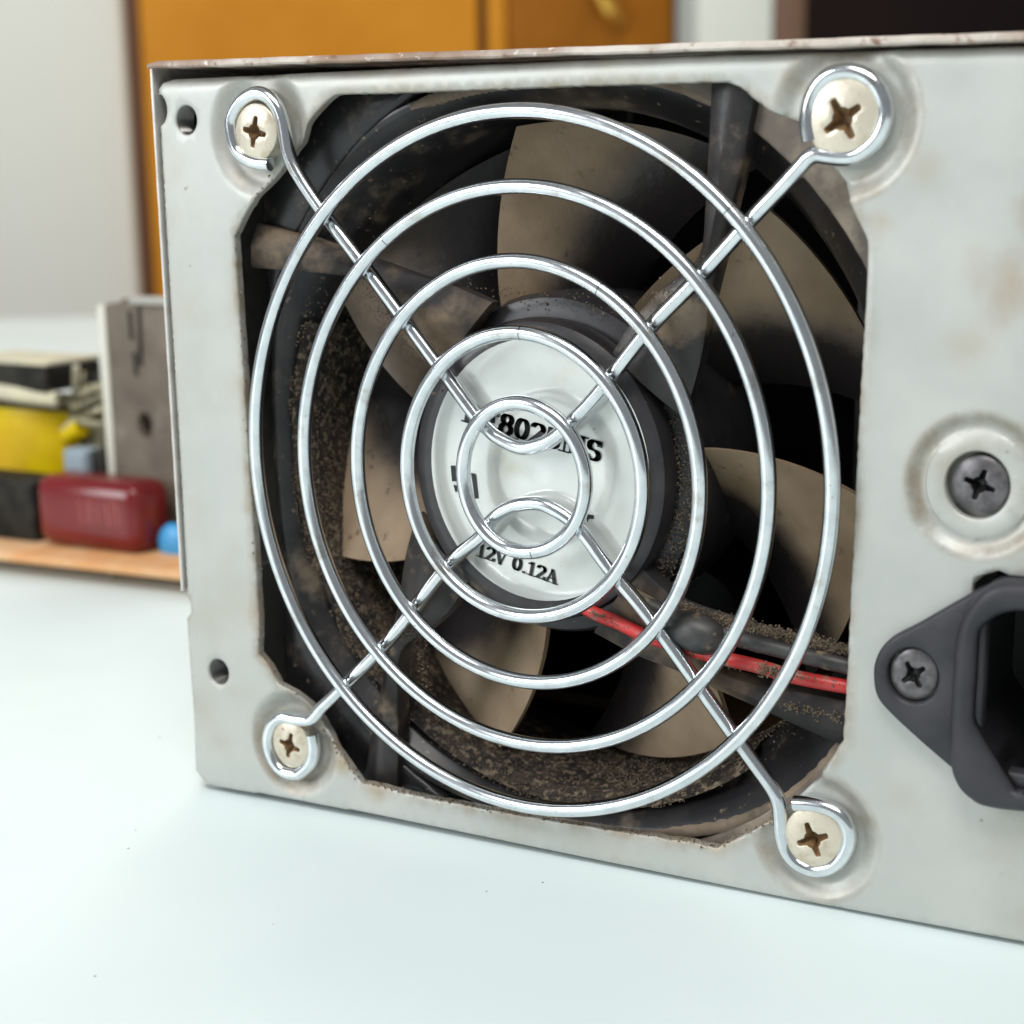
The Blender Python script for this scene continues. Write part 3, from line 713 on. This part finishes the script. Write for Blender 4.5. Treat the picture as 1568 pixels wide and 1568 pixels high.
# fan leads lying along the lower right strut
def lead(px, y, r, m, name):
    pts = [at(u, v, yy) for (u, v), yy in zip(px, y)]
    b = MB(); b.tube(smoothpath(pts, 6), r, 12); return b.build(name, m, fan, 50)
lead([(860, 905), (905, 936), (945, 953), (985, 972), (1040, 990), (1090, 1004), (1160, 1020), (1215, 1036), (1300, 1052), (1360, 1062)], [3.4, 2.6, 2.0, 1.7, 1.5, 1.5, 1.5, 1.9, 2.8, 4.5], .80, red_wire, 'red_lead')
lead([(900, 880), (950, 900), (1010, 935), (1060, 955), (1120, 975), (1200, 996), (1300, 1020), (1360, 1035)], [4.2, 3.2, 2.4, 2.2, 2.1, 2.1, 2.8, 4.5], .95, black_wire, 'black_lead')
lead([(960, 880), (1020, 915), (1060, 935), (1120, 955), (1200, 978), (1300, 1003), (1360, 1015)], [5, 4.2, 3.6, 3.4, 3.5, 4, 5], 1.0, black_wire, 'black_lead')
b = MB()
b.tube(smoothpath([at(1020, 948, 1.7), at(1050, 962, 1.4), at(1085, 975, 1.5), at(1110, 983, 2.0)], 5), [.8+1.5*math.sin(math.pi*min(1, (i+1)/17)) for i in range(16)], 12)
b.build('cable_sleeve', black_wire, fan, 50)
# dust grains
grain = MB()
TET = ((1, 1, 1), (1, -1, -1), (-1, 1, -1), (-1, -1, 1))
def grainat(p, s):
    M3 = Matrix.Rotation(random.random()*6.28, 3, Vector((random.gauss(0, 1), random.gauss(0, 1), random.gauss(0, 1)+.01)))
    q = [Vector(p)+(M3 @ Vector(t))*(s*random.uniform(.7, 1.2)) for t in TET]
    grain.add(q, [(0, 1, 2), (0, 2, 3), (0, 3, 1), (1, 3, 2)])
for _ in range(15000):
    a = random.choice((random.gauss(190, 20), random.gauss(215, 14), random.gauss(268, 22))); y = FF+.8+15*random.random()**1.2
    if random.random() > .5+.5*math.sin(a*.31+y*.5)*math.cos(y*.37+a*.11): continue
    r = BORE-.35+2.0*max(0, 1-(y-FF)/4.5); grainat((FXF+r*math.cos(R_(a)), y, FZ+r*math.sin(R_(a))*KZ), random.uniform(.03, .11))
for (u0, v0, u1, v1, w_, y, n) in ((1030, 925, 1120, 955, 9, 2.4, 900), (1110, 950, 1300, 995, 9, 2.6, 2000), (560, 440, 690, 590, 26, 2.2, 500), (985, 470, 1095, 385, 14, 2.0, 120), (590, 985, 640, 960, 14, 3.0, 260), (1165, 1022, 1205, 1034, 9, .9, 420), (905, 936, 985, 972, 5, 1.5, 120), (640, 930, 655, 1090, 8, 2.6, 200), (1040, 1000, 1290, 1050, 8, 1.0, 160), (1200, 1080, 1290, 1100, 8, 2.4, 160), (1010, 590, 1055, 760, 30, 6.0, 500), (1055, 760, 1010, 900, 30, 6.0, 500), (700, 440, 960, 470, 20, 6.2, 140)):
    for _ in range(n):
        t = random.random(); p = at(u0+(u1-u0)*t+random.gauss(0, w_*.5), v0+(v1-v0)*t+random.gauss(0, w_*.5), y)
        grainat((p.x, y-.1+random.uniform(-.3, .3), p.z), random.uniform(.03, .12))
for i in range(len(aperture)):                 # fluff on the panel's cut edge, thickest along the bottom
    x, z = aperture[i]
    nn = 5 if z < -36 else (1 if x < -34 else 0)
    for _ in range(nn): grainat((x+random.gauss(0, .25), .35+random.gauss(0, .25), z+random.gauss(.05, .14)), random.uniform(.05, .15))
me = mesh_of('dust', grain.v, grain.f); link('dust', me, dust_mat, fan, 0, kind='stuff')

# ------------------------------------------------------------------ what shows inside the case
board_in = mat('inner_board', (.04, .024, .010), rough=.7, spec=.2)
fin_mat = mat('dull_aluminium', (.30, .30, .28), (.24, .23, .21), rough=.5, metal=.5, scale=200)
olive = mat('olive_tape', (.20, .21, .10), (.14, .13, .07), rough=.6, scale=200)
b = MB(); b.box(-46, 96, 30, 138, -38.5, -37); b.build('inner_board', board_in, psu, 30)
b = MB()
b.box(20, 62, 62, 65, -36.8, 24)
for k in range(5): b.box(22+k*9, 24+k*9, 54, 62.2, -20, 24)
b.build('heat_sink', fin_mat, psu, 30)
b = MB(); b.box(48, 74, 34, 52, -36.8, -4); b.box(51, 71, 31.5, 54, -30, -10); b.box(54, 68, 35, 51, -4.2, 3); b.build('transformer', olive, psu, 30, bevel=.8)
b = MB(); b.lathe([(.01, 40), (7, 40), (7.5, 40.6), (7.5, 66), (.01, 66)], 4, -27, 32); b.build('drum_capacitor', socket_black, psu, 40)

# ------------------------------------------------------------------ mains inlet
IC = (65.4, -16.75)
def mirror(Lh): return Lh+[(2*IC[0]-x, z) for x, z in Lh[::-1]]
ear = at(1398, 1034, -1.2)
er = ear.x-at(1339, 1033, -1.2).x
flg = [at(u, v, -1.2) for u, v in ((1504, 900), (1457, 926), (1405, 956), (1368, 975), (1350, 992), (1340, 1014), (1338, 1035), (1342, 1062), (1357, 1085), (1400, 1126), (1454, 1173), (1470, 1185))]
flh = [(p.x, p.z) for p in flg]
def soft(L): return [(p.x, p.y) for p in smoothpath([Vector((a, c, 0)) for a, c in L], 4)]
flh = soft(flh)
flange = mirror([(IC[0]-6, flh[0][1]+.6)]+flh+[(IC[0]-6, flh[-1][1]-1.2)])
inlet = sheet_obj('power_inlet', inlet_grey, psu, flange, [circle(ear.x, ear.z, 2.6, 36, 1.12), [(52.4, -7.5), (78.4, -7.5), (78.4, -26), (52.4, -26)]], -1.5, 1.45, edge=.35, step=1.2, props={'label': 'dark grey plastic mains inlet with a black socket opening'})
bo = [(p.x, p.z) for p in (at(u, v, -2.3) for u, v in ((1568, 893), (1530, 892), (1508, 901), (1490, 918), (1474, 944), (1464, 980), (1459, 1040), (1456, 1100), (1455, 1150), (1458, 1182), (1470, 1208), (1487, 1224), (1502, 1233), (1530, 1239), (1568, 1243)))]
body = mirror(soft(bo))
op = [(p.x, p.z) for p in (at(u, v, -2.3) for u, v in ((1568, 936), (1546, 937), (1524, 945), (1505, 960), (1498, 975), (1495, 1030), (1491, 1090), (1493, 1106), (1500, 1120), (1551, 1203), (1556, 1207), (1568, 1209)))]
opening = mirror(soft(op))
sheet_obj('socket_rim', inlet_grey, inlet, body, [opening], -3.0, 6.0, edge=.8, step=.8)
b = MB(); n = len(opening)
vs = [(x, -2.3, z) for x, z in opening]+[(x, 16, z) for x, z in opening]
b.add(vs, [(i, (i+1) % n, n+(i+1) % n, n+i) for i in range(n)]+[tuple(n+i for i in range(n))]); b.build('socket', socket_black, inlet, 40)
for dx, dz in ((-7, -2), (0, 3.5), (7, -2)):
    b = MB(); b.box(IC[0]+dx-1, IC[0]+dx+1, 2.5, 15.8, IC[1]+dz-2.2, IC[1]+dz+2.2); b.build('pin', pin_metal, inlet, 30, bevel=.4)
screw('inlet_screw', ear, 2.45, -1.15, 35, dark_screw, dark_recess, inlet, zs=1.12, dome=.35, deep=1.05)
b = MB(); b.lathe([(2.62, -1.2), (2.62, .6)], ear.x, ear.z, 36, 1.12); b.build('screw_seat', inlet_grey, inlet, 40)
ear2 = Vector((2*IC[0]-ear.x, 0, ear.z))
o2 = screw('inlet_screw', ear2, 2.45, -1.9, 10, dark_screw, dark_recess, inlet, zs=1.12, dome=.35, deep=1.05)

# ------------------------------------------------------------------ circuit board lying behind
pcb_edge = mat('phenolic_board', (.66, .33, .14), (.70, .44, .24), rough=.7, spec=.2, scale=120)
pcb_top = mat('board_top', (.52, .40, .27), (.46, .33, .21), rough=.6, scale=120)
red_cap = mat('red_film_case', (.145, .007, .008), (.17, .011, .012), rough=.22, spec=.5, scale=120, bump=.02)
red_print = mat('pale_red_print', (.42, .12, .11), rough=.4)
blue_cap = mat('blue_epoxy', (.05, .30, .60), rough=.35)
yellow = mat('yellow_tape', (.66, .49, .003), (.55, .36, .003), rough=.4, spec=.2, scale=80)
core = mat('dark_ferrite', (.012, .011, .010), (.03, .028, .022), rough=.6, spec=.15, scale=200)
cream = mat('cream_paper', (.62, .58, .40), (.50, .47, .36), rough=.6, scale=150)
sink = mat('aged_aluminium', (.17, .14, .11), (.12, .095, .075), rough=.6, metal=.1, spec=.2, scale=90, layers=(((.27, .24, .20), 70, .55, .7),))
sink_edge = mat('bright_cut_aluminium', (.62, .61, .52), rough=.5)
clip_grey = mat('clip_grey', (.36, .35, .31), rough=.5)
greyblue = mat('grey_blue_sleeve', (.24, .30, .34), rough=.5)
lead_tin = mat('tinned_lead', (.42, .39, .25), (.22, .20, .13), rough=.4, metal=.4, scale=300)
BH = 5.2
bd = empty('circuit_board', (0, 0, 0), None, label='brown bare circuit board with a red capacitor and a yellow transformer, lying on the table', category='circuit board')
q0 = on_table(0, 846, BH); q1 = on_table(280, 878, BH)
fy = (q0.y+q1.y)/2
TB = lambda x: table_z(x)+BH                    # top of the board
b = MB(); vs = []
for x in (-270, -74):
    z = TB(x); vs += [(x, fy, z-1.7), (x, fy+82, z-1.7), (x, fy+82, z), (x, fy, z)]
b.add(vs, [(0,1,2,3), (7,6,5,4), (0,4,5,1), (3,2,6,7), (0,3,7,4), (1,5,6,2)])
b.build('board', pcb_edge, bd, 30, bevel=.3)
b = MB()
for k in range(34):
    x = -255+random.random()*172; y = fy+3+random.random()*70; z = TB(x)
    b.tube([(x, y, z-1.6), (x+.3, y, table_z(x)+.15)], [.9, .3], 6)
b.build('solder_stub', lead_tin, bd, 40, kind='stuff')
def px_box(name, m, u0, v0, u1, v1, y, depth, bevel=.8, sit=False, parent=bd, **props):
    a = at(u0, v1, y); c = at(u1, v0, y); z0 = TB((a.x+c.x)/2)+.05 if sit else a.z
    b = MB(); b.box(a.x, c.x, y, y+depth, z0, c.z); return b.build(name, m, parent, 35, bevel=bevel, **props)
yc = fy+8
rc = px_box('red_capacitor', red_cap, 54, 744, 206, 826, yc, 12, bevel=3.4, sit=True)
# pressed lettering on its face (worn, half readable)
b = MB()
for u, v0, v1, s in ((122, 765, 802, 4), (134, 765, 803, 6), (140, 765, 800, -4), (150, 768, 805, 0), (162, 768, 806, 5), (172, 768, 806, 0), (178, 770, 806, 4)):
    p0 = at(u, v0, yc-.1); p1 = at(u+s, v1, yc-.1)
    b.tube([p0, p1], .22, 6)
b.build('lettering', red_print, rc, 40)
p = at(268, 826, yc+6)
b = MB(); pr = [(0.01, -3.4), (2.6, -3.1), (4.2, -1.6), (4.6, 0), (4.2, 1.6), (2.6, 3.1), (.01, 3.4)]
b.lathe([(r, p.y+y*.5) for r, y in pr], p.x, p.z-1.0, 28, 1.0); b.build('blue_capacitor', blue_cap, bd, 50)
b = MB(); b.tube([(p.x-2, p.y, p.z-4), (p.x-2.6, p.y, TB(p.x)+.1)], .35, 6); b.tube([(p.x+2, p.y, p.z-4), (p.x+2.6, p.y, TB(p.x)+.1)], .35, 6); b.build('capacitor_lead', lead_tin, bd, 40)
# heat sink plate with a screw hole
ys = fy+22
a = at(178, 770, ys); c = at(300, 462, ys); zb = TB(a.x)
hc = at(221, 652, ys)
out = [(a.x, zb), (c.x, zb), (c.x, c.z+.4), (a.x+6, c.z+.2), (a.x+4.5, c.z-.6), (a.x+.4, c.z-1.2)]
hs = sheet_obj('heat_sink', sink, bd, out, [circle(hc.x, hc.z, 1.9, 24, 1.5)], ys, 3.2, edge=.4, step=2.0)
b = MB(); b.box(a.x-2.3, a.x-.05, ys+.4, ys+3.4, zb, c.z-1.6); b.build('folded_edge', sink_edge, hs, 30, bevel=.3)
b = MB(); b.box(a.x+.5, c.x-.5, ys+3.3, ys+3.6, zb, c.z-2); b.build('mica_sheet', core, hs, 0)
b = MB(); b.box(a.x+8, c.x, ys-.7, ys-.05, c.z-1.0, c.z+.9); b.build('clip', clip_grey, hs, 30, bevel=.3)
for (u, v0, v1) in ((198, 476, 520), (212, 470, 560), (205, 540, 575)):
    p0 = at(u, v0, ys-.25); p1 = at(u+3, v1, ys-.25); b = MB(); b.tube([p0, p1], .5, 6, flat=.4); b.build('scratch_mark', core, hs, 40)
# transformer
yt = fy+26
a = at(-60, 735, yt); c = at(84, 632, yt); cx = (a.x+c.x)/2
tr = empty('transformer', (0, 0, 0), bd)
b = MB(); R1 = (c.x-a.x)/2
n = 40; vs = []; fs = []
for z, k in ((a.z, .97), (a.z+1.2, 1.0), (c.z-1.5, 1.0), (c.z, .95)):
    vs += [(cx+R1*k*math.cos(2*math.pi*i/n), yt+10+9*k*math.sin(2*math.pi*i/n), z) for i in range(n)]
for r in range(3):
    for i in range(n): fs.append((r*n+i, r*n+(i+1) % n, (r+1)*n+(i+1) % n, (r+1)*n+i))
fs += [tuple(range(n)), tuple(3*n+i for i in range(n))]
b.add(vs, fs); b.build('winding', yellow, tr, 40)
b = MB(); b.box(a.x-2, c.x+.8, yt+1, yt+20, c.z+.1, c.z+1.3); b.build('bobbin_flange', core, tr, 30, bevel=.4)
b = MB(); b.tube(smoothpath([(cx-R1*1.1, yt+1, c.z+3.6), (cx-R1*.3, yt-1, c.z+4.4), (cx+R1*.3, yt-1, c.z+3.8), (cx+R1*1.0, yt+1, c.z+3.0)], 6), 1.9, 10, flat=.6); b.build('paper_band', cream, tr, 50)
k0 = at(-60, 603, yt); k1 = at(74, 562, yt)
b = MB(); b.box(k0.x, k1.x, yt-1, yt+17, c.z+4.6, k1.z); b.build('core', core, tr, 30, bevel=.6)
b = MB(); b.box(k0.x, k1.x-.6, yt, yt+18, k1.z+.05, k1.z+.9); b.build('core_tape', cream, tr, 30, bevel=.3)
b = MB(); b.box(a.x+4, c.x-3, yt+2, yt+18, TB(cx)+.1, a.z-.05); b.build('pin_base', core, tr, 30, bevel=.5)
for u, v0, v1, m_, r_b in ((112, 560, 640, cream, .8), (128, 570, 690, lead_tin, .5), (146, 575, 650, core, 1.0), (90, 600, 680, core, .7), (152, 600, 720, lead_tin, .5)):
    p0 = at(u, v1, yt+9); p1 = at(u+random.uniform(-6, 6), v0, yt+7)
    b = MB(); b.tube(smoothpath([p0, (p0+p1)/2+Vector((random.uniform(-1, 1), 0, 0)), p1], 4), r_b, 8); b.build('bent_lead', m_, bd, 40)
b = MB(); b.tube([at(103, 668, yt+6), at(126, 655, yt+6)], 2.2, 14); b.build('small_coil', yellow, bd, 40)
# small parts between
px_box('black_block', core, -60, 738, 49, 812, fy+11, 10, bevel=.8, sit=True)
px_box('sleeve_block', greyblue, 96, 690, 130, 726, fy+20, 6, bevel=1.2, sit=True)
px_box('black_block', core, 138, 692, 158, 728, fy+22, 5, bevel=.5, sit=True)
b = MB()
for pts, r in (([(75, 600), (105, 612), (130, 600), (162, 588)], 1.0), ([(80, 612), (110, 622), (130, 618), (160, 604)], .9), ([(95, 660), (120, 640), (150, 628), (165, 622)], .8), ([(88, 640), (110, 634), (128, 646), (160, 650)], .9)):
    b.tube(smoothpath([at(u, v, yt+4+3*random.random()) for u, v in pts], 5), r, 8, flat=.6)
b.build('copper_lug', lead_tin, bd, 40, kind='stuff')
px_box('olive_block', olive, 100, 652, 158, 716, fy+34, 10, bevel=1, sit=True)
px_box('paper_tab', cream, 118, 590, 168, 606, fy+38, 8, bevel=.5)
px_box('olive_block', olive, 112, 622, 160, 648, fy+36, 8, bevel=.6)
